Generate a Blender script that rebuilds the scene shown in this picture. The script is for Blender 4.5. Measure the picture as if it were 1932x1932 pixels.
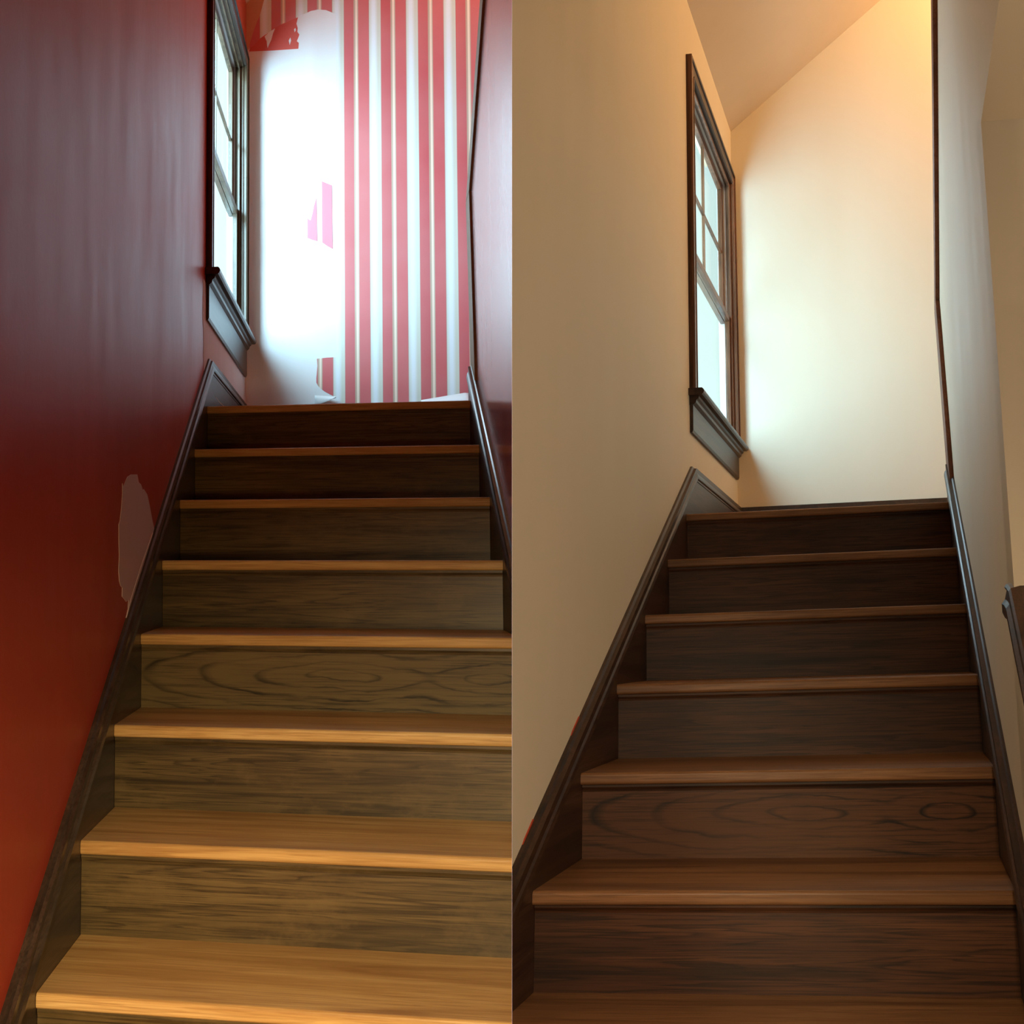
import bpy, bmesh, math, random
from mathutils import Vector, Matrix
random.seed(7)
SC = bpy.context.scene
for o in list(bpy.data.objects):
    bpy.data.objects.remove(o, do_unlink=True)

# ------------------------------------------------------------------ camera
PITCH = math.radians(6.2)
CAM_Z = 1.41
cam_d = bpy.data.cameras.new('camera')
cam = bpy.data.objects.new('camera', cam_d)
SC.collection.objects.link(cam)
cam.location = (0, 0, CAM_Z)
cam.rotation_euler = (math.pi/2 + PITCH, 0, 0)
cam_d.sensor_fit = 'HORIZONTAL'
cam_d.sensor_width = 36.0
cam_d.lens = 36.0 * 1900.0 / 1932.0
cam_d.clip_start = 0.02
cam_d.clip_end = 200
SC.camera = cam

# ------------------------------------------------------------------ world, exposure
SC.view_settings.view_transform = 'Standard'
SC.view_settings.look = 'None'
SC.view_settings.gamma = 1.0
SC.view_settings.exposure = 0.0
SC.view_settings.use_curve_mapping = False
world = bpy.data.worlds.new('world'); SC.world = world
world.use_nodes = True
bgn = world.node_tree.nodes['Background']
bgn.inputs['Color'].default_value = (0.84, 0.98, 1.0, 1)
bgn.inputs['Strength'].default_value = 1.5
try:
    SC.cycles.max_bounces = 10; SC.cycles.diffuse_bounces = 6
    SC.cycles.transparent_max_bounces = 12
    SC.cycles.sample_clamp_indirect = 6
except Exception: pass

# ------------------------------------------------------------------ the two stairwells
# Each stairwell has its own slightly skewed plan: u across the steps, v up the flight, w vertical.
class Well:
    def __init__(s, O, U, V, W, r, h, w, th, ov, side):
        s.O = Vector(O) + Vector((0, 0, CAM_Z)); s.U = Vector(U); s.V = Vector(V); s.W = Vector(W)
        s.r, s.h, s.w, s.th, s.ov, s.side = r, h, w, th, ov, side
        s.M = Matrix((s.U, s.V, s.W)).transposed(); s.I = s.M.inverted()
    def P(s, u, v, w): return s.O + s.M @ Vector((u, v, w))
    def uvw(s, p): return s.I @ (p - s.O)
RED = Well((-.8045,1.7789,-.6248),(.9903,-.1389,-.0080),(-.1435,.9877,.0621),(-.0140,-.0466,.9988),
           .26,.18199,.94966,.02671,.0094,-1)
CRM = Well((-.0749,1.6887,-.6880),(.9908,-.1307,.0348),(.3590,.9330,-.0251),(.0223,.0796,.9966),
           .3042,.18472,.87492,.0263,.01575,1)

def lamp(name, kind, well, pos, target, energy, color, size=(.2,.2), spread=180):
    d = bpy.data.lights.new(name, kind); d.energy = energy; d.color = color
    p = well.P(*pos) if well else Vector(pos)
    t = well.P(*target) if well else Vector(target)
    if kind == 'AREA':
        d.shape = 'RECTANGLE'; d.size, d.size_y = size; d.spread = math.radians(spread)
    else: d.shadow_soft_size = size[0]
    o = bpy.data.objects.new(name, d); SC.collection.objects.link(o)
    o.location = p
    o.rotation_euler = (t - p).to_track_quat('-Z', 'Y').to_euler()
    return o
# daylight arriving through the two windows
lamp('window_daylight', 'AREA', RED, (-.78,1.85,2.55), (.40,3.13,2.35), 95, (.52,.82,1.0), (.55,1.7))
lamp('sky_daylight', 'AREA', RED, (-.95,3.75,2.9), (.95,1.4,2.1), 75, (.72,.86,1.0), (.8,1.6))
lamp('window_daylight', 'AREA', CRM, (-.43,2.0,2.15), (.28,3.20,1.85), 82, (.52,.77,1.0), (.30,1.4))
lamp('sky_daylight', 'AREA', CRM, (-.62,3.45,2.5), (.9,1.2,1.6), 55, (.66,.80,1.0), (.5,1.4))
# lamps of the upper halls, behind the right-hand walls
lamp('hall_lamp', 'POINT', RED, (1.12,2.45,3.75), (0,0,0), 10, (1.0,.62,.28), (.05,.05))
lamp('hall_lamp', 'POINT', CRM, (1.75,2.50,4.15), (0,0,0), 47, (1.0,.56,.22), (.06,.06))
# lamps of the lower rooms, behind the viewer, plus added fills
lamp('lower_lamp_and_fill', 'AREA', None, (-.30,-.20,1.10), (-.74,1.30,.80), 4.2, (1.0,.64,.26), (.2,.2), 75)  # extra fill added to warm the lower left wall and steps
sp = lamp('lower_lamp_and_fill', 'SPOT', None, (-.12,-.25,1.60), (-.08,1.45,.46), 195, (1.0,.93,.62), (.06,.06))
sp.data.spot_size = math.radians(80); sp.data.spot_blend = 1.0
lamp('lower_lamp_and_fill', 'AREA', None, (.95,-.35,1.15), (1.0,2.0,.8), 4, (1.0,.78,.52), (.4,.4))
sp = lamp('added_stair_spot', 'SPOT', None, (.10,-.10,1.74), (.66,1.75,.50), 62, (1.0,.76,.48), (.06,.06))  # spot added in the corridor to brighten the lower cream steps
sp.data.spot_size = math.radians(74); sp.data.spot_blend = 1.0
lamp('side_room_light', 'POINT', CRM, (1.7,-.9,1.2), (0,0,0), 9, (1.0,.86,.68), (.15,.15))  # point light inside the side room, sets its facing wall's brightness

# ------------------------------------------------------------------ materials
def srgb(r, g, b):
    f = lambda c: (c/255)/12.92 if c/255 <= .04045 else ((c/255+.055)/1.055)**2.4
    return (f(r), f(g), f(b), 1)
class Mat:
    def __init__(s, name, rough=.5, spec=.5):
        s.m = bpy.data.materials.new(name); s.m.use_nodes = True
        s.nt = s.m.node_tree; s.b = s.nt.nodes['Principled BSDF']
        s.b.inputs['Roughness'].default_value = rough
        s.b.inputs['Specular IOR Level'].default_value = spec
    def n(s, t, **k):
        x = s.nt.nodes.new(t)
        for a, b in k.items(): setattr(x, a, b)
        return x
    def l(s, a, b): s.nt.links.new(a, b)
    def val(s, op, a, b=None, c=None):
        x = s.n('ShaderNodeMath', operation=op)
        for i, q in enumerate((a, b, c)):
            if q is None: continue
            if isinstance(q, (int, float)): x.inputs[i].default_value = q
            else: s.l(q, x.inputs[i])
        return x.outputs[0]
    def mix(s, f, a, b, mode='MIX'):
        x = s.n('ShaderNodeMix', data_type='RGBA', blend_type=mode)
        if isinstance(f, (int, float)): x.inputs[0].default_value = f
        else: s.l(f, x.inputs[0])
        for i, q in ((6, a), (7, b)):
            if isinstance(q, tuple): x.inputs[i].default_value = q
            else: s.l(q, x.inputs[i])
        return x.outputs[2]
    def coord(s):
        a = s.n('ShaderNodeAttribute'); a.attribute_name = 'uvw'
        return a.outputs['Vector']
    def scaled(s, vec, sc, off=None):
        x = s.n('ShaderNodeMapping'); x.inputs['Scale'].default_value = sc
        s.l(vec, x.inputs['Vector'])
        if off is not None: s.l(off, x.inputs['Location'])
        return x.outputs[0]
    def noise(s, vec, scale=1, detail=4, rough=.5, dist=0):
        x = s.n('ShaderNodeTexNoise'); x.inputs['Scale'].default_value = scale
        x.inputs['Detail'].default_value = detail; x.inputs['Roughness'].default_value = rough
        x.inputs['Distortion'].default_value = dist
        s.l(vec, x.inputs['Vector']); return x.outputs['Fac']
    def ramp(s, f, stops, interp='LINEAR'):
        x = s.n('ShaderNodeValToRGB'); x.color_ramp.interpolation = interp
        e = x.color_ramp.elements
        while len(e) < len(stops): e.new(.5)
        for q, (p, c) in zip(e, stops):
            q.position = p; q.color = c
        s.l(f, x.inputs[0]); return x.outputs[0]
    def bump(s, h, strength=.2, dist=.002):
        x = s.n('ShaderNodeBump'); x.inputs['Strength'].default_value = strength
        x.inputs['Distance'].default_value = dist
        s.l(h, x.inputs['Height']); s.l(x.outputs[0], s.b.inputs['Normal'])
    def base(s, c):
        if isinstance(c, tuple): s.b.inputs['Base Color'].default_value = c
        else: s.l(c, s.b.inputs['Base Color'])

def randoff(M):
    r = M.n('ShaderNodeObjectInfo').outputs['Random']
    c = M.n('ShaderNodeCombineXYZ')
    M.l(M.val('MULTIPLY', r, 37.0), c.inputs[0]); M.l(M.val('MULTIPLY', r, 91.0), c.inputs[1]); M.l(M.val('MULTIPLY', r, 53.0), c.inputs[2])
    return c.outputs[0]

def wood(name, dark, mid, light, rough=.4, axis='u', fine=1.0, spec=.5, worn=None):
    """oak with pores and growth lines running along one axis"""
    M = Mat(name, rough, spec)
    c = M.coord(); off = randoff(M)
    sc = {'u': (1.1, 16, 16), 'v': (16, 1.1, 16), 'w': (16, 16, 1.1)}[axis]
    sf = {'u': (7, 260, 260), 'v': (260, 7, 260), 'w': (260, 260, 7)}[axis]
    a = M.noise(M.scaled(c, sc, off), 1.0, 6, .62, .9)
    a2 = M.noise(M.scaled(c, {'u': (.9, 30, 30), 'v': (30, .9, 30), 'w': (30, 30, .9)}[axis], off), 1.0, 3, .5, .4)
    lines = M.val('FRACT', M.val('MULTIPLY', a2, 11.0))
    lines = M.val('SMOOTH_MIN', lines, M.val('MULTIPLY', M.val('SUBTRACT', 1.0, lines), 4.0), .2)
    pores = M.noise(M.scaled(c, sf, off), 1.0, 3, .6)
    col = M.ramp(a, [(.30, dark), (.5, mid), (.72, light)])
    col = M.mix(M.val('MULTIPLY', M.ramp(lines, [(0, (1,1,1,1)), (.30, (0,0,0,1))]), .7*fine), col, dark)
    col = M.mix(M.ramp(pores, [(.36, (.55,.55,.55,1)), (.52, (0,0,0,1))]), col, dark)
    blot = M.noise(M.scaled(c, (3, 3, 3), off), 1.0, 3)
    col = M.mix(M.ramp(blot, [(.35, (.35,.35,.35,1)), (.65, (0,0,0,1))]), col, dark)
    if worn:
        col = M.mix(M.ramp(M.noise(M.scaled(c, (5, 9, 9), off), 1.0, 5, .7), [(.52, (0,0,0,1)), (.75, (.6,.6,.6,1))]), col, worn)
    M.base(col); M.bump(pores, .25, .0008)
    return M.m

def cathedral(name, dark, mid, light, centres, wc):
    """plain-sawn riser whose growth rings close into long eyes"""
    M = Mat(name, .5, .25)
    c = M.coord(); sx = M.n('ShaderNodeSeparateXYZ'); M.l(c, sx.inputs[0])
    nz = M.noise(M.scaled(c, (4, 1, 14)), 1.0, 4, .6)
    wd = M.val('ADD', sx.outputs[2], M.val('MULTIPLY', M.val('SUBTRACT', nz, .5), .045))
    dists = []
    for uc, a, b in centres:
        du = M.val('DIVIDE', M.val('SUBTRACT', sx.outputs[0], uc), a)
        dw = M.val('DIVIDE', M.val('SUBTRACT', wd, wc), b)
        dists.append(M.val('SQRT', M.val('ADD', M.val('MULTIPLY', du, du), M.val('MULTIPLY', dw, dw))))
    d = dists[0]
    for q in dists[1:]: d = M.val('SMOOTH_MIN', d, q, .35)
    ring = M.val('FRACT', M.val('MULTIPLY', M.val('POWER', d, .85), 1.75))
    ln = M.ramp(ring, [(0, (.2,.2,.2,1)), (.70, (0,0,0,1)), (.9, (1,1,1,1)), (1, (.1,.1,.1,1))])
    pores = M.noise(M.scaled(c, (7, 260, 260)), 1.0, 3, .6)
    gap = M.noise(M.scaled(c, (9, 9, 30)), 1.0, 2)
    col = M.mix(M.val('MULTIPLY', ln, M.ramp(gap, [(.35, (.35,.35,.35,1)), (.6, (1,1,1,1))])), mid, dark)
    col = M.mix(M.ramp(pores, [(.34, (.6,.6,.6,1)), (.52, (0,0,0,1))]), col, dark)
    col = M.mix(M.ramp(M.noise(M.scaled(c, (2, 2, 8)), 1.0, 3), [(.4, (0,0,0,1)), (.7, (.5,.5,.5,1))]), col, light)
    M.base(col); M.bump(pores, .25, .0008)
    return M.m

def paint(name, c1, c2, rough, spec=.5, streak=(4, 4, .8), bumpy=.12, coat=0):
    M = Mat(name, rough, spec); c = M.coord()
    n1 = M.noise(M.scaled(c, streak), 1.0, 5, .6)
    M.base(M.mix(M.ramp(n1, [(.3, (0,0,0,1)), (.7, (1,1,1,1))]), c1, c2))
    n2 = M.noise(M.scaled(c, (90, 90, 90)), 1.0, 3, .6)
    M.bump(n2, bumpy, .002)
    n3 = M.noise(M.scaled(c, (7, 7, 1.6)), 1.0, 5, .7)
    x = M.n('ShaderNodeMapRange'); M.l(n3, x.inputs[0])
    x.inputs[1].default_value = .3; x.inputs[2].default_value = .7
    x.inputs[3].default_value = max(.05, rough-.04); x.inputs[4].default_value = rough+.06
    M.l(x.outputs[0], M.b.inputs['Roughness'])
    return M.m

MAT = {}
MAT['red_paint'] = paint('red_paint', srgb(172,64,42), srgb(184,70,44), .42, .42)
MAT['red_gloss'] = paint('red_gloss_paint', srgb(172,70,60), srgb(184,78,66), .24, .8, bumpy=.04)
for n_ in MAT['red_gloss'].node_tree.nodes:
    if n_.type == 'BSDF_PRINCIPLED': n_.inputs['Coat Weight'].default_value = .8; n_.inputs['Coat Roughness'].default_value = .16
MAT['old_red'] = paint('old_red_paint', srgb(206,92,84), srgb(214,100,90), .6, .3)
MAT['scrap'] = paint('scrap_overlit', srgb(224,128,142), srgb(228,136,150), .6, .3)  # wallpaper red made paler, overexposure put into the colour
MAT['bare'] = paint('bare_plaster', srgb(206,190,186), srgb(214,200,196), .8, .2)
MAT['white_wall'] = paint('stripped_wall', srgb(232,232,236), srgb(238,238,240), .8, .2)
MAT['tan'] = paint('tan_backing', srgb(214,160,126), srgb(204,150,118), .8, .2)
MAT['cream'] = paint('cream_paint', srgb(226,215,194), srgb(229,218,198), .62, .3, bumpy=.05)
MAT['ceiling'] = paint('ceiling_paint', srgb(214,198,178), srgb(218,202,182), .85, .2, bumpy=.05)
MAT['floor'] = wood('floor_oak', srgb(110,74,40), srgb(150,104,60), srgb(176,128,80), .35, 'u')
MAT['tread_red'] = wood('tread_oak', srgb(150,106,58), srgb(202,160,98), srgb(220,182,122), .42, 'u', .5, .3)
MAT['tread_crm'] = wood('tread_oak_stained', srgb(96,62,38), srgb(142,100,66), srgb(164,118,80), .42, 'u', .5, .3)
MAT['riser_red'] = wood('riser_oak_dark', srgb(42,32,18), srgb(92,74,44), srgb(116,94,58), .4, 'u', 1.0, worn=srgb(112,90,56))
MAT['riser_crm'] = wood('riser_oak_brown', srgb(28,16,9), srgb(78,45,25), srgb(98,60,35), .5, 'u', 1.0, .3)
MAT['trim_v'] = wood('trim_oak_dark', srgb(34,26,20), srgb(66,52,42), srgb(84,68,56), .30, 'v', .6)
MAT['trim_w'] = wood('trim_oak_upright', srgb(60,48,34), srgb(108,90,68), srgb(128,108,84), .32, 'w', .6)
MAT['trim_v_crm'] = wood('trim_walnut_dark', srgb(34,22,16), srgb(70,46,34), srgb(90,60,46), .38, 'v', .6)
MAT['trim_w_crm'] = wood('trim_walnut_upright', srgb(66,40,26), srgb(124,82,58), srgb(142,98,70), .36, 'w', .6)
MAT['corner_red'] = wood('corner_oak_lit', srgb(140,120,84), srgb(168,146,104), srgb(180,158,116), .5, 'w', .5, .2)  # same wood as the other trim, lightened in place of lamplight
MAT['corner_crm'] = wood('corner_walnut_lit', srgb(92,54,36), srgb(140,88,62), srgb(156,102,74), .5, 'w', .5, .2)  # same trim wood again, brighter base standing in for light on it
MAT['cath_red'] = cathedral('riser_oak_eyes', srgb(28,22,12), srgb(98,80,50), srgb(112,92,58), [(.52,.20,.030),(.88,.13,.034)], .447)
MAT['cath_crm'] = cathedral('riser_oak_eyes_brown', srgb(20,12,7), srgb(90,55,32), srgb(100,64,40), [(.485,.18,.030),(.776,.12,.034)], .277)
MAT['outside_white'] = paint('outside_white', srgb(238,240,240), srgb(232,235,236), .6, .3)
MAT['paper'] = paint('white_paper', srgb(236,236,238), srgb(228,230,232), .7, .2)

def stripes():
    M = Mat('striped_wallpaper', .55, .35); c = M.coord()
    sx = M.n('ShaderNodeSeparateXYZ'); M.l(c, sx.inputs[0])
    f = M.val('FRACT', M.val('DIVIDE', M.val('SUBTRACT', sx.outputs[0], .481 - .1856*6), .1856))
    R = srgb(206,92,96); R2 = srgb(198,84,90); T = srgb(190,160,140); C = srgb(244,220,200)
    W1 = srgb(212,212,200); W2 = srgb(232,238,246); D = srgb(176,120,112)
    col = M.ramp(f, [(0, D), (.012, R), (.262, R2), (.268, T), (.30, T), (.325, C), (.355, C), (.385, T),
                     (.402, R), (.668, R), (.680, D), (.69, W1), (.78, W2), (.84, W2), (.92, W1), (.995, W1)])
    n = M.noise(M.scaled(c, (2, 2, 2)), 1.0, 3)
    col = M.mix(M.ramp(n, [(.3, (0,0,0,1)), (.8, (.12,.12,.12,1))]), col, (1, .95, .9, 1))
    M.base(col)
    M.bump(M.noise(M.scaled(c, (900, 900, 60)), 1.0, 2), .05, .001)
    return M.m
MAT['stripes'] = stripes()

def glass(name, tint):
    m = bpy.data.materials.new(name); m.use_nodes = True; nt = m.node_tree
    for x in list(nt.nodes): nt.nodes.remove(x)
    o = nt.nodes.new('ShaderNodeOutputMaterial'); mx = nt.nodes.new('ShaderNodeMixShader')
    t = nt.nodes.new('ShaderNodeBsdfTransparent'); t.inputs[0].default_value = tint
    g = nt.nodes.new('ShaderNodeBsdfGlossy'); g.inputs['Roughness'].default_value = .02
    f = nt.nodes.new('ShaderNodeLayerWeight'); f.inputs[0].default_value = .12
    mr = nt.nodes.new('ShaderNodeMath'); mr.operation = 'MULTIPLY_ADD'
    mr.inputs[1].default_value = .35; mr.inputs[2].default_value = .03
    nt.links.new(f.outputs['Facing'], mr.inputs[0]); nt.links.new(mr.outputs[0], mx.inputs[0]); nt.links.new(t.outputs[0], mx.inputs[1])
    nt.links.new(g.outputs[0], mx.inputs[2]); nt.links.new(mx.outputs[0], o.inputs[0])
    return m
MAT['glass_red'] = glass('clear_glass', (.95, 1, 1, 1))
MAT['glass_crm'] = glass('sky_dimming_glass', (.80, .88, .86, 1))  # tint stands in for a dimmer sky behind this window

# ------------------------------------------------------------------ mesh helpers
class Geo:
    """collects solids in a stairwell's own coordinates"""
    def __init__(s, well): s.W = well; s.v = []; s.f = []; s.mi = []
    def add(s, verts, faces, mi=0):
        b = len(s.v); s.v += [tuple(p) for p in verts]
        s.f += [tuple(b+i for i in f) for f in faces]; s.mi += [mi]*len(faces); return s
    def box(s, u0, u1, v0, v1, w0, w1, mi=0):
        p = [(u, v, w) for u in (u0, u1) for v in (v0, v1) for w in (w0, w1)]
        return s.add(p, [(0,1,3,2), (4,6,7,5), (0,4,5,1), (2,3,7,6), (0,2,6,4), (1,5,7,3)], mi)
    def prism(s, poly, axis, a, b, mi=0):
        """polygon in the two other axes (order u,v,w kept) swept along axis from a to b"""
        def q(p, t):
            return {'u': (t, p[0], p[1]), 'v': (p[0], t, p[1]), 'w': (p[0], p[1], t)}[axis]
        n = len(poly); vs = [q(p, a) for p in poly] + [q(p, b) for p in poly]
        fs = [tuple(range(n)), tuple(range(2*n-1, n-1, -1))]
        fs += [(i, i+n, (i+1) % n + n, (i+1) % n) for i in range(n)]
        return s.add(vs, fs, mi)
    def sweep(s, prof, path):
        """profile of (u, dw) carried along a path of (v, w)"""
        n = len(prof); vs = []
        for (v, w) in path: vs += [(pu, v, w+dw) for pu, dw in prof]
        fs = []
        for k in range(len(path)-1):
            for i in range(n):
                a = k*n+i; b = k*n+(i+1) % n
                fs.append((a, b, b+n, a+n))
        fs.append(tuple(range(n))); e = (len(path)-1)*n
        fs.append(tuple(range(e+n-1, e-1, -1)))
        return s.add(vs, fs)

def build(name, g, mats, parent=None, clip=True, smooth=False, label=None, bevel=0):
    """one mesh object out of a Geo; it is cut at the thin dividing panel between the stairwells"""
    W = g.W
    bm = bmesh.new()
    vs = [bm.verts.new(W.P(*p)) for p in g.v]
    for f, mi in zip(g.f, g.mi):
        try: fc = bm.faces.new([vs[i] for i in f]); fc.material_index = mi
        except ValueError: pass
    bmesh.ops.recalc_face_normals(bm, faces=bm.faces)
    if clip:
        x0 = .0001*W.side if not W is None else 0
        if any(v.co.x*W.side < x0*W.side for v in bm.verts):
            bmesh.ops.bisect_plane(bm, geom=bm.verts[:]+bm.edges[:]+bm.faces[:], plane_co=(x0, 0, 0),
                                   plane_no=(-W.side, 0, 0), clear_outer=True)
            be = [e for e in bm.edges if e.is_boundary]
            if be: bmesh.ops.holes_fill(bm, edges=be, sides=0)
    if bevel:
        bmesh.ops.bevel(bm, geom=[e for e in bm.edges if e.is_manifold and e.calc_face_angle(0) > .6],
                        offset=bevel, segments=2, affect='EDGES', profile=.6)
    if not bm.verts: bm.free(); return None
    if isinstance(parent, bpy.types.Object):
        base = parent
        org = Vector(base['_org']) if '_org' in base else base.location.copy()
        loc = Vector((0, 0, 0))
    else:
        xs = [v.co for v in bm.verts]
        org = Vector(((min(p.x for p in xs)+max(p.x for p in xs))/2, (min(p.y for p in xs)+max(p.y for p in xs))/2, min(p.z for p in xs)))
        loc = org
    lay = bm.verts.layers.float_vector.new('uvw')
    for v in bm.verts: v[lay] = W.uvw(v.co)
    for v in bm.verts: v.co -= org
    me = bpy.data.meshes.new(name); bm.to_mesh(me); bm.free()
    for m in (mats if isinstance(mats, list) else [mats]): me.materials.append(MAT[m])
    if smooth:
        for p in me.polygons: p.use_smooth = True
    o = bpy.data.objects.new(name, me); SC.collection.objects.link(o)
    o.location = loc
    ORG[o.name] = org
    if parent: o.parent = parent
    if label: o['label'] = label
    return o
ORG = {}
_b = build
def build(name, g, mats, parent=None, **k):
    if parent is not None and parent.name in ORG:
        parent['_org'] = tuple(ORG[parent.name])
    o = _b(name, g, mats, parent, **k)
    if parent is not None and '_org' in parent: del parent['_org']
    return o

def tag(o, label, cat=None, group=None, kind=None):
    o['label'] = label
    if cat: o['category'] = cat
    if group: o['group'] = group
    if kind: o['kind'] = kind
    return o
def thing(name, well, pos, label, cat, kind=None, group=None):
    o = bpy.data.objects.new(name, None); SC.collection.objects.link(o)
    o.location = well.P(*pos); o.empty_display_size = .1
    ORG[o.name] = o.location.copy()
    return tag(o, label, cat, group, kind)

# ------------------------------------------------------------------ per-well numbers
CFG = {
 RED: dict(n=7, us=-.02, vb=3.13, slope=.70, off=.090, apexv=1.95, apexw=1.4685, win=(1.90,3.085,1.794,3.185,1.604),
           gu=-.080, gl=-.055, meet=2.375, tk=.080, ceil=3.49, wallmat='red_paint', tread='tread_red', riser='riser_red',
           tv='trim_v', tw='trim_w', ct='corner_red', cath=('cath_red', 3), glass='glass_red', endv=1.86, kink=(1.99,2.03), slant=(1.42,2.56), bottom=-1.46,
           floor=-1.42),
 CRM: dict(n=6, us=-.023, vb=3.20, slope=.607, off=.079, apexv=2.03, apexw=1.3125, win=(2.03,3.175,1.612,3.018,1.445),
           gu=-.063, gl=-.038, meet=2.215, tk=.058, ceil=3.285, wallmat='cream', tread='tread_crm', riser='riser_crm',
           tv='trim_v_crm', tw='trim_w_crm', ct='corner_crm', cath=('cath_crm', 2), glass='glass_crm', endv=1.93, kink=(2.20,1.91), slant=(1.20,2.62), bottom=-1.44,
           floor=-1.40),
}
FLOOR_Z = 0.0

def shell(W):
    c = CFG[W]; us = c['us']; vb = c['vb']; wd = W.w; red = W is RED
    v0, v1, ws, wt, wa = c['win']; cw = .072
    ho = (v0+cw, v1-cw, ws-.02, wt-cw)            # hole in the left wall
    B = -1.75; T = 6.4; VN = -2.75; tk = c['tk']
    lwt = c['ceil']+.02
    g = Geo(W)
    g.box(us-tk, us, VN, ho[0], B, lwt); g.box(us-tk, us, ho[1], vb+.01, B, lwt)
    g.box(us-tk, us, ho[0], ho[1], B, ho[2]); g.box(us-tk, us, ho[0], ho[1], ho[3], lwt)
    lw = build('wall_left', g, c['wallmat'])
    tag(lw, 'glossy dark red painted wall left of the unfinished stairs' if red else 'smooth cream painted wall left of the finished stairs', kind='structure')
    if red:
        # unpainted plaster below the window and in the corner, and a ragged unpainted patch beside the skirt board
        e = .0012
        g = Geo(W)
        g.prism([(1.834,1.74),(1.826,1.60),(1.846,1.54),(1.85,1.50),(1.842,1.462),(1.87,1.40),(1.9,1.2),(3.13,1.2),(3.13,3.16),(3.086,3.16),(3.086,1.74)], 'u', us, us+e)
        build('bare_plaster_patch', g, 'bare', lw, label='unpainted plaster strip under the window')
        patch = [(.737,.941),(.807,.947),(.825,.928),(.850,.925),(.875,.910),(.885,.915),(.928,.903),(.96,.873),(.993,.838),(1.03,.807),(1.002,.782),
                 (.908,.72),(.779,.638),(.721,.614),(.726,.632),(.70,.629),(.681,.636),(.659,.643),(.66,.664),(.645,.668),(.63,.68),(.622,.704),(.627,.74),(.622,.768),(.619,.814),
                 (.630,.822),(.635,.836),(.642,.85),(.647,.867),(.652,.89),(.650,.913),(.66,.905),(.675,.915),(.70,.932)]
        g = Geo(W); g.prism(patch, 'u', us, us+e)
        build('bare_plaster_patch', g, 'bare', lw, label='ragged pale unpainted patch above the skirt board')
    # back wall
    g = Geo(W); g.box(us-tk, 2.75, vb, vb+.12, B, T)
    bw = build('wall_back', g, 'white_wall' if red else 'cream')
    tag(bw, 'half stripped back wall above the landing, blown white beside the window' if red else 'cream back wall above the landing with window light on it', kind='structure')
    # ceiling sloping up to the right
    k = .86
    z0 = c['ceil'] - .15*k
    g = Geo(W); g.prism([(us-.15, z0), (2.9, z0+(3.05-us)*k), (2.9, z0+(3.05-us)*k+.06), (us-.15, z0+.06)], 'v', VN, vb+.12)
    cl = build('ceiling', g, 'ceiling')
    tag(cl, 'sloped ceiling over the red stairwell' if red else 'sloped pale ceiling over the cream stairwell', kind='structure')
    # right wall: ends at the landing, its edge leans back above the kink
    ev = c['endv']; kv, kw = c['kink']; sv, sw = c['slant']
    land = c['n']*W.h
    ru = wd+.02
    if red:
        poly = [(.2,B), (ev,B), (ev,land+.06), (kv,kw), (sv,sw), (sv-.12,sw+.115), (sv-.12,T), (.2,T)]
        g = Geo(W); g.prism(poly, 'u', ru, ru+.10)
    else:
        g = Geo(W)
        poly = [(.165,B), (ev,B), (ev,land+.06), (kv,kw), (sv,sw), (sv-.12,sw+.09), (sv-.12,T), (.165,T)]
        g.prism(poly, 'u', ru, ru+.10)
        g.box(ru, ru+.10, VN, .165, 1.627, T)
        g.prism([(VN,B), (.165,B), (.165,.655), (VN,.655-.8*(.165-VN))], 'u', ru, ru+.10)
    rw = build('wall_right', g, 'red_gloss' if red else 'cream')
    tag(rw, 'red painted wall right of the unfinished stairs, shiny with window light' if red else 'cream wall right of the finished stairs, open at its near end', kind='structure')
    # wood trim round the end of the right wall
    tn = .009 if red else .015; tw_ = .10 if red else .13
    t = thing('trim_1' if red else 'trim_2', W, (ru, ev, land), 'dark wood corner trim on the end of the red right wall' if red else 'dark wood corner trim on the end of the cream right wall', None, 'structure')
    def strip(a, b):
        g = Geo(W)
        g.prism([(a[0]-tw_, a[1]), (a[0]+.012, a[1]), (b[0]+.012, b[1]), (b[0]-tw_, b[1])], 'u', ru-tn, ru+.112)
        return g
    build('lower_trim', strip((ev, land-.02), (kv, kw)), c['ct'], t, bevel=.003)
    build('upper_trim', strip((kv, kw+.002), (sv, sw)), c['ct'], t, bevel=.003)
    build('upper_trim', strip((sv, sw), (sv-.12, sw+.3)), c['ct'], t, bevel=.003)
    if red:
        # pale unpainted bead beside the trim
        g = Geo(W)
        g.prism([(ev+.012, land+.0), (ev+.030, land+.0), (kv+.030, kw), (kv+.012, kw)], 'u', ru+.02, ru+.10)
        g.prism([(kv+.012, kw), (kv+.030, kw), (sv+.030, sw), (sv+.012, sw)], 'u', ru+.02, ru+.10)
        build('corner_bead', g, 'bare', t, label='pale bead along the trim')
    # upper hall
    g = Geo(W); g.box(-.6 if False else 0.0, 2.75, ev if False else c['n']*W.r+W.ov+.02, vb, land-.25, land-.0005)
    fl = build('floor', g, 'floor')
    tag(fl, 'landing floor at the head of the red stairs' if red else 'landing floor at the head of the cream stairs', kind='structure')
    fv = 1.02 if not red else 1.2
    g = Geo(W); g.box(ru+.10, 2.75, fv-.1, fv, land-.3, T)
    g.box(2.65, 2.75, fv, vb, land-.3, T)
    hw = build('wall_hall', g, c['wallmat'])
    if hw: tag(hw, 'upper hall wall beyond the red stairwell' if red else 'upper hall wall beyond the cream stairwell', kind='structure')
    # baseboards of the landing
    bt = c['apexw']
    g = Geo(W); g.box(us+.0, 2.65, vb-.016, vb, land, bt-.02); g.box(us, 2.65, vb-.010, vb, bt-.02, bt)
    bb = build('baseboard_back', g, c['tv'])
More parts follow.
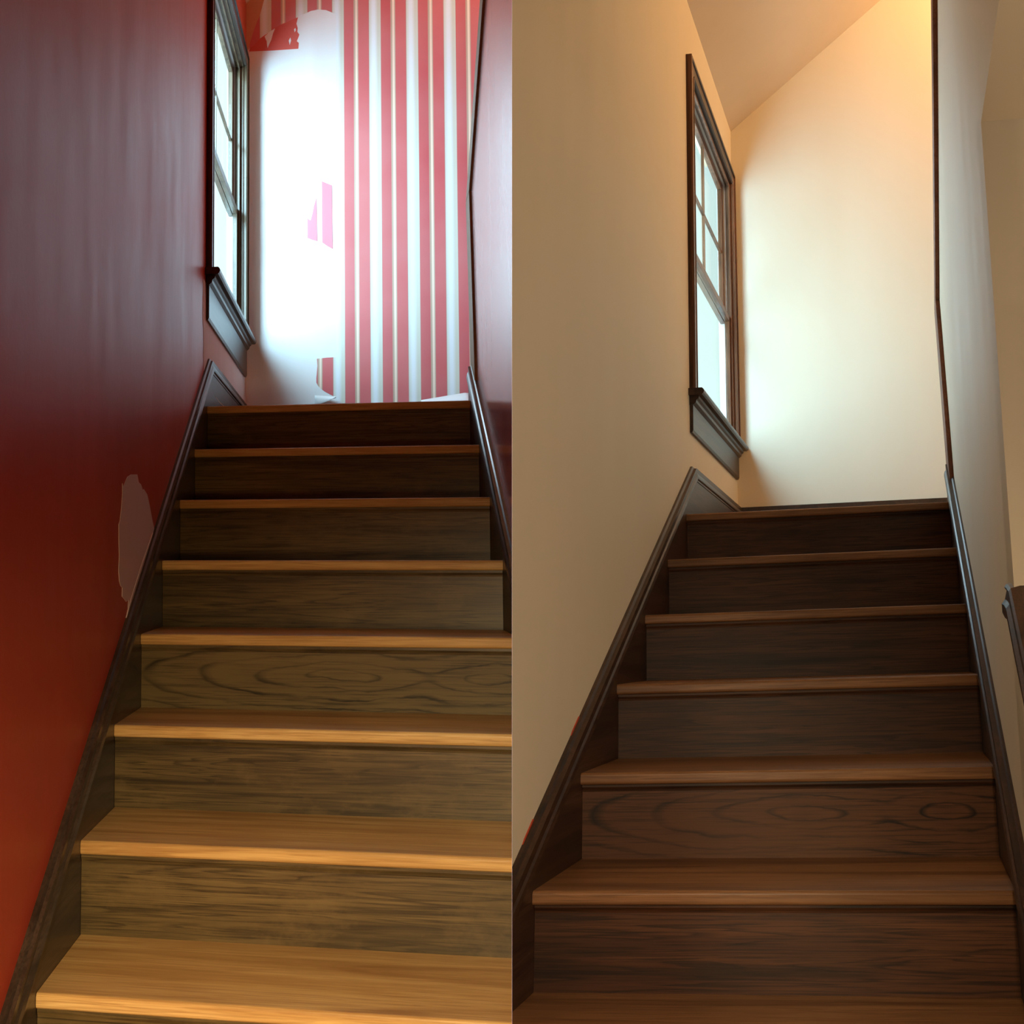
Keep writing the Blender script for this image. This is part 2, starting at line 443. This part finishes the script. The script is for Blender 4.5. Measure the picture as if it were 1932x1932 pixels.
    tag(bb, 'dark baseboard under the striped back wall' if red else 'dark baseboard under the cream back wall', kind='structure')

def staircase(W):
    c = CFG[W]; red = W is RED; n = c['n']; us = c['us']; wd = W.w
    S = thing('staircase', W, (wd/2, -3*W.r, -4*W.h),
              'straight oak staircase with dark greenish risers below the striped wallpaper' if red else
              'straight oak staircase with reddish brown treads between cream walls', 'staircase')
    th = W.th; r = W.r; h = W.h; ov = W.ov
    for i in range(-3, n+1):
        v = i*r; w = i*h
        last = i == n
        d = r+ov+.012 if not last else .12
        R = .007
        prof = [(v+d, w), (v+R, w)]
        prof += [(v+R-R*math.sin(a), w-R+R*math.cos(a)) for a in (.4, .8, 1.2, 1.57)]
        prof += [(v+R-R*math.cos(a), w-th+R-R*math.sin(a)) for a in (0, .4, .8, 1.2, 1.57)]
        prof += [(v+d, w-th)]
        g = Geo(W); g.prism(prof, 'u', 0.0005, wd-.0005)
        build('landing_nosing' if last else 'tread', g, c['tread'], S)
        lowr = w-h if i > -3 else w-h-.06
        g = Geo(W); g.box(.0005, wd-.0005, v+ov, v+ov+.018, lowr, w-th)
        m = c['cath'][0] if i == c['cath'][1] else c['riser']
        build('riser', g, m, S)
        g = Geo(W)
        g.prism([(v+ov-.004, w-th), (v+ov-.004, w-th-.006), (v+ov-.001, w-th-.012), (v+ov, w-th-.016), (v+ov+.001, w-th)], 'u', .001, wd-.001)
        build('cove_moulding', g, c['riser'], S)
    # skirt boards and their mouldings
    s = c['slope']; off = c['off']; av = c['apexv']
    wb = c['apexw']-off
    bot = -1.5
    for left in (True, False):
        a0 = -4.6*r
        ev = c['vb'] if left else c['endv']+.02
        g = Geo(W)
        top = off-.004
        if left:
            poly = [(a0, s*a0+top), (av, wb+top-.002), (ev, wb+top-.002), (ev, n*h-.3), (av, n*h-.5), (a0, s*a0-.35)]
        else:
            poly = [(a0, s*a0+top), (min(av, ev), s*min(av, ev)+top), (ev, s*min(av, ev)+top), (ev, n*h-.5), (a0, s*a0-.35)]
        ua, ub = (us, 0.0) if left else (wd, wd+.02)
        g.prism(poly, 'u', ua, ub)
        sk = build('skirt_board', g, c['tv'], S)
        prof = [(us, .0), (us, off+.002), (us+.008, off+.002), (us+.013, off-.006), (us+.018, off-.018), (.004, off-.030),
                (.0065, off-.040), (.0065, off-.046), (.002, off-.050), (.002, off-.056), (0, off-.058)]
        prof = [(p, q) for p, q in prof if True]
        prof[0] = (us, off-.058)
        if not left: prof = [(wd-p, q) for p, q in prof]
        path = [(a0, s*a0), (av, s*av)] if left else [(a0, s*a0), (min(av, ev), s*min(av, ev))]
        if left:
            path[-1] = (av, wb); path.append((ev, wb))
        g = Geo(W); g.sweep(prof, path)
        build('skirt_moulding', g, c['tv'], S, smooth=False)
    return S

def gl_x(c): return c['gl']-.004
def window(W, idx):
    c = CFG[W]; red = W is RED; us = c['us']; cw = .072
    v0, v1, ws, wt, wa = c['win']
    T = thing('window_%d' % idx, W, (us, (v0+v1)/2, ws),
              'narrow double-hung window in dark wood on the red wall, daylight behind' if red else
              'narrow double-hung window in dark wood on the cream wall', None, 'structure')
    pr = .018
    def casing(v_a, v_b, w_a, w_b, outer):
        g = Geo(W); g.box(us, us+pr, v_a, v_b, w_a, w_b)
        return g
    g = casing(v0, v0+cw, ws, wt, 0); g.box(us, us+pr+.006, v0, v0+.014, ws, wt); g.box(us, us+pr+.003, v0+cw-.012, v0+cw-.004, ws, wt-cw)
    build('side_casing', g, c['tw'], T, bevel=.002)
    g = casing(v1-cw, v1, ws, wt, 0); g.box(us, us+pr+.006, v1-.014, v1, ws, wt); g.box(us, us+pr+.003, v1-cw+.004, v1-cw+.012, ws, wt-cw)
    build('side_casing', g, c['tw'], T, bevel=.002)
    g = casing(v0+cw, v1-cw, wt-cw, wt, 0); g.box(us, us+pr+.006, v0+.014, v1-.014, wt-.014, wt); g.box(us, us+pr+.003, v0+cw, v1-cw, wt-cw+.004, wt-cw+.012)
    build('head_casing', g, c['tv'], T, bevel=.002)
    # stool, its moulding and the apron
    st = .026
    g = Geo(W); g.prism([(us-.02, ws), (us+.050, ws), (us+.056, ws-.006), (us+.058, ws-.013), (us+.056, ws-.020), (us+.050, ws-st), (us-.02, ws-st)], 'v', v0-.022, v1+.010 if not red else v1+.022)
    build('stool', g, c['tv'], T)
    g = Geo(W); g.prism([(us, ws-st), (us+.036, ws-st), (us+.034, ws-st-.010), (us+.026, ws-st-.016), (us+.024, ws-st-.026), (us+.014, ws-st-.034), (us, ws-st-.036)], 'v', v0-.004, v1)
    build('stool_moulding', g, c['tv'], T)
    g = Geo(W); g.prism([(us, ws-st-.02), (us+.013, ws-st-.02), (us+.013, wa+.010), (us+.009, wa), (us, wa)], 'v', v0, v1-.004)
    build('apron', g, c['tv'], T)
    # jamb lining
    a, b, z0, z1 = v0+cw-.006, v1-cw+.006, ws-.018, wt-cw+.006
    D = gl_x(c)
    g = Geo(W)
    g.box(D, us+.001, a, a+.012, z0, z1); g.box(D, us+.001, b-.012, b, z0, z1)
    g.box(D, us+.001, a+.012, b-.012, z1-.012, z1); g.box(D, us-.0, a+.012, b-.012, z0, z0+.016)
    build('jamb', g, c['tw'], T)
    E = us-c['tk']-.001
    g = Geo(W)
    g.box(E, D, a, a+.012, z0, z1); g.box(E, D, b-.012, b, z0, z1)
    g.box(E, D, a+.012, b-.012, z1-.012, z1); g.box(E, D, a+.012, b-.012, z0, z0+.016)
    build('outer_jamb', g, 'outside_white', T, label='white painted outer jamb')
    # stop beads in front of the sashes
    g = Geo(W)
    gu, gl, mt = c['gu'], c['gl'], c['meet']
    a += .012; b -= .012; z0 += .016; z1 -= .012
    g.box(gl+.012, gl+.020, a, a+.016, z0, z1); g.box(gl+.012, gl+.020, b-.016, b, z0, z1); g.box(gl+.012, gl+.020, a+.016, b-.016, z1-.016, z1)
    build('stop_bead', g, c['tw'], T)
    # sashes
    sw = .038
    def sash(name, uc, za, zb, topr, botr, grid):
        g = Geo(W); t = .011
        g.box(uc-t, uc+t, a, a+sw, za, zb); g.box(uc-t, uc+t, b-sw, b, za, zb)
        g.box(uc-t, uc+t, a+sw, b-sw, zb-topr, zb); g.box(uc-t, uc+t, a+sw, b-sw, za, za+botr)
        s = build(name, g, c['tw'], T, bevel=.0015)
        ga, gb, gc, gd = a+sw, b-sw, za+botr, zb-topr
        if grid:
            vm, wm = (ga+gb)/2, (gc+gd)/2
            g = Geo(W); g.box(uc-.006, uc+.006, vm-.006, vm+.006, gc, gd); build('muntin', g, c['tw'], s)
            g = Geo(W); g.box(uc-.006, uc+.006, ga, gb, wm-.006, wm+.006); build('muntin', g, c['tw'], s)
            for (p, q) in ((ga, vm-.006), (vm+.006, gb)):
                for (x, y) in ((gc, wm-.006), (wm+.006, gd)):
                    g = Geo(W); g.box(uc-.002, uc+.001, p, q, x, y); build('glass_pane', g, c['glass'], s)
        else:
            g = Geo(W); g.box(uc-.002, uc+.001, ga, gb, gc, gd); build('glass_pane', g, c['glass'], s)
    sash('upper_sash', gu, mt-.005, z1, .040, .030, True)
    sash('lower_sash', gl, z0, mt+.025, .030, .050, False)

for W_, i_ in ((RED, 1), (CRM, 2)):
    shell(W_); staircase(W_); window(W_, i_)

# ------------------------------------------------------------------ wallpaper of the unfinished stairwell
VB = CFG[RED]['vb']
wp = Geo(RED)
wp.prism([(.10,6.2),(.091,3.61),(.072,3.50),(.050,3.423),(.034,3.39),(.017,3.344),(0,3.29),(-.013,3.243),(0.0,3.262),(.022,3.276),(.05,3.306),(.077,3.323),(.105,3.338),(.132,3.357),(.165,3.372),(.20,3.384),
          (.247,3.400),(.282,3.416),(.315,3.428),(.35,3.432),(.391,3.426),(.42,3.412),(.442,3.401),(.438,2.41),(.444,1.698),(.39,1.697),(.341,1.693),(.343,1.66),(.341,1.634),
          (.338,1.60),(.338,1.577),(.345,1.562),(.359,1.548),(.380,1.532),(.404,1.519),(.435,1.503),(.44,1.27),(2.64,1.27),(2.64,6.2)], 'v', VB-.0015, VB-.0002)
WP = build('wallpaper', wp, 'stripes')
tag(WP, 'red and white striped wallpaper torn along its left edge', 'wallpaper')
for pts in ([(.367,2.566),(.418,2.543),(.421,2.228),(.395,2.243),(.369,2.262)],
            [(.340,2.489),(.344,2.27),(.32,2.277),(.294,2.288),(.294,2.386),(.302,2.379),(.310,2.374),(.320,2.41),(.326,2.442)]):
    g = Geo(RED); g.prism(pts, 'v', VB-.0015, VB-.0002)
    build('torn_scrap', g, 'scrap', WP, label='small red remnant left on the bare wall')
WB = [o for o in bpy.data.objects if o.name == 'wall_back'][0]
g = Geo(RED); g.prism([(-.02,6.2),(.10,6.2),(.091,3.61),(.072,3.50),(.050,3.423),(.034,3.39),(.017,3.344),(0,3.29),(-.013,3.243),(-.02,3.243)], 'v', VB-.0010, VB)
build('backing_strip', g, 'tan', WB, label='tan backing bared in the corner')
g = Geo(RED); g.prism([(-.006,3.245),(0,3.262),(.022,3.276),(.05,3.306),(.077,3.323),(.105,3.338),(.132,3.357),(.165,3.372),(.20,3.384),(.247,3.40),(.239,3.368),(.246,3.345),(.244,3.327),(.254,3.312),(.250,3.30),(.241,3.279),(.251,3.27),(.249,3.24),(.12,3.241)], 'v', VB-.0010, VB)
RP = build('old_paint_patch', g, 'old_red', WB, label='jagged patch of old red paint')
for pts in ([(.075,3.315),(.098,3.335),(.129,3.352),(.118,3.325),(.110,3.296),(.100,3.275),(.091,3.255),(.088,3.27),(.086,3.29)],
            [(.205,3.262),(.212,3.285),(.208,3.30),(.200,3.285)], [(.230,3.325),(.237,3.335),(.234,3.347),(.227,3.34)]):
    g = Geo(RED); g.prism(pts, 'v', VB-.0018, VB-.0008)
    build('paint_chip', g, 'paper', RP, label='white chip in the old paint')

# paint left along the tops of the left skirt boards
LWS = [o for o in bpy.data.objects if o.name.startswith('wall_left')]
g = Geo(RED); g.prism([(.70,.584+.006),(.80,.655+.005),(1.0,.795+.005),(1.0,.800+.006),(.86,.712+.004),(.74,.628+.002)], 'u', -.02, -.0175)
build('paint_drip_line', g, 'bare', LWS[0], label='pale line of dried paint along the skirt board')
for v in (.60, .30):
    g = Geo(CRM); z = .607*v+.079
    g.prism([(v, z), (v+.07, z+.0425), (v+.066, z+.047), (v+.02, z+.018)], 'u', -.023, -.0205)
    build('red_paint_smear', g, 'red_paint', LWS[1], label='old red paint left at the skirt board')

# ------------------------------------------------------------------ loose paper on the landing
def curl(name, W, rows, mat, label, cat):
    """thin sheet given as rows of (u, v, w) points, with a little thickness"""
    g = Geo(W); n = len(rows[0]); vs = []
    for rr in rows: vs += rr
    m = len(vs); vs2 = [(u, v-.0006, w+.0004) for u, v, w in vs]
    fs = []
    for i in range(len(rows)-1):
        for j in range(n-1):
            a = i*n+j; fs.append((a, a+1, a+n+1, a+n)); fs.append((a+m, a+n+m, a+n+1+m, a+1+m))
    def edge(a, b): fs.append((a, a+m, b+m, b))
    for j in range(n-1): edge(j+1, j); edge((len(rows)-1)*n+j, (len(rows)-1)*n+j+1)
    for i in range(len(rows)-1): edge(i*n, (i+1)*n); edge((i+1)*n+n-1, i*n+n-1)
    g.add(vs+vs2, fs)
    o = build(name, g, mat, smooth=True)
    return tag(o, label, cat)
LW = 7*RED.h
# white strip leaning against the baseboard at the right
rows = []
for k in range(9):
    t = k/8
    top = 1.477+.034*t-.006*max(0, t-.9)/.1
    rows.append([(.850+.238*t, VB-.075, 1.435), (.850+.238*t, VB-.045-.01*t, (1.435+top)/2), (.850+.238*t, VB-.022, top)])
curl('paper_strip', RED, rows, 'paper', 'white paper strip propped against the baseboard at the right end of the landing', 'paper')
rows = []
for k in range(7):
    t = k/6
    rows.append([(.33+.105*t, VB-.004-.030*t*t, 1.515-.012*t+.0*t), (.33+.105*t, VB-.006-.035*t*t, 1.50-.006*t), (.33+.105*t, VB-.012-.03*t, 1.470+.028*t*t)])
curl('paper_flap', RED, rows, 'paper', 'pale wallpaper flap curling off the foot of the back wall', 'paper')
rows = []
for k in range(7):
    t = k/6
    rows.append([(.012+.05*t, 1.90-.02*t, LW+.052*(1-t)**1.6+.004), (.020+.05*t, 1.90-.02*t, LW+.044*(1-t)**1.6+.0015)])
curl('paper_scrap', RED, rows, 'paper', 'thin curled paper scrap on the landing by the left skirt board', 'paper')

# ------------------------------------------------------------------ lower room, added party walls and the side room
def wbox(name, x0, x1, y0, y1, z0, z1, mats, label, faces=None, thin=1):
    g = Geo(CRM); I = CRM
    p = [I.uvw(Vector((x*(thin if y == y0 else 1), y, z))) for x in (x0, x1) for y in (y0, y1) for z in (z0, z1)]
    g.add([tuple(q) for q in p], [(0,1,3,2), (4,6,7,5), (0,4,5,1), (2,3,7,6), (0,2,6,4), (1,5,7,3)])
    if faces: g.mi = faces
    o = build(name, g, mats, clip=False)
    return tag(o, label, kind='structure')
# thin panel added to keep the two stairwells' light apart: red on its left face, cream on its right face
wbox('wall_added_middle', -.00004, .00004, .25, 5.2, 0, 7.6, ['red_paint', 'cream'], 'thin added wall parting the light of the red and the cream stairwell', [0, 1, 0, 0, 0, 0], thin=.04)
wbox('wall_added_middle', -.05, .05, -1.6, -.04, 0, 7.6, ['red_paint', 'cream'], 'added light-blocking wall behind the viewer', [0, 1, 0, 0, 0, 0])  # unseen block added to stop lamplight crossing between the stairwells
wbox('floor', -1.6, 3.2, -1.7, 2.2, -.06, 0, 'floor', 'oak floor at the foot of both staircases')
wbox('wall_front', -1.6, 3.2, -1.7, -1.6, 0, 8.2, 'cream', 'wall behind the viewer')
c = CFG[CRM]; ru = CRM.w+.02
g = Geo(CRM); g.box(ru+.0, 2.4, .165, .265, -1.75, 1.66)
FW = build('wall_side', g, 'cream'); tag(FW, 'cream wall facing the viewer right of the stair wall opening', kind='structure')
g = Geo(CRM); g.box(ru+.10, 2.4, -2.75, .165, 1.627, 1.68)
LC = build('ceiling', g, 'ceiling'); tag(LC, 'flat low ceiling of the room at the far right', kind='structure')
g = Geo(CRM); g.box(2.3, 2.4, -2.75, .2, -1.75, 1.66)
RW = build('wall_side', g, 'cream'); tag(RW, 'right wall of the side room', kind='structure')

# raked handrail cap on the low wall at the far right
RL = thing('rail_cap', CRM, (ru, -.4, .2), 'dark wood raked rail cap on the low wall at the far right edge', 'railing')
prof = [(ru-.012, .0), (ru-.016, .010), (ru-.016, .026), (ru-.010, .034), (ru-.006, .050), (ru-.010, .056), (ru-.006, .062), (ru+.01, .066),
        (ru+.10, .066), (ru+.118, .062), (ru+.120, .056), (ru+.112, .050), (ru+.112, .0)]
def rk(v): return .660+.8*(v-.165)
g = Geo(CRM); g.sweep(prof, [(-1.0, rk(-1.0)), (.10, rk(.10)), (.165, rk(.165)), (.20, .668), (.24, .672)])
build('raked_cap', g, c['tv'], RL, bevel=0)
g = Geo(CRM); g.box(ru+.06, 1.9, .125, .165, .30, .722)
build('side_panel', g, 'tread_crm', RL, bevel=.003, label='warm brown panel beside the cap')
print('objects', len(bpy.data.objects))
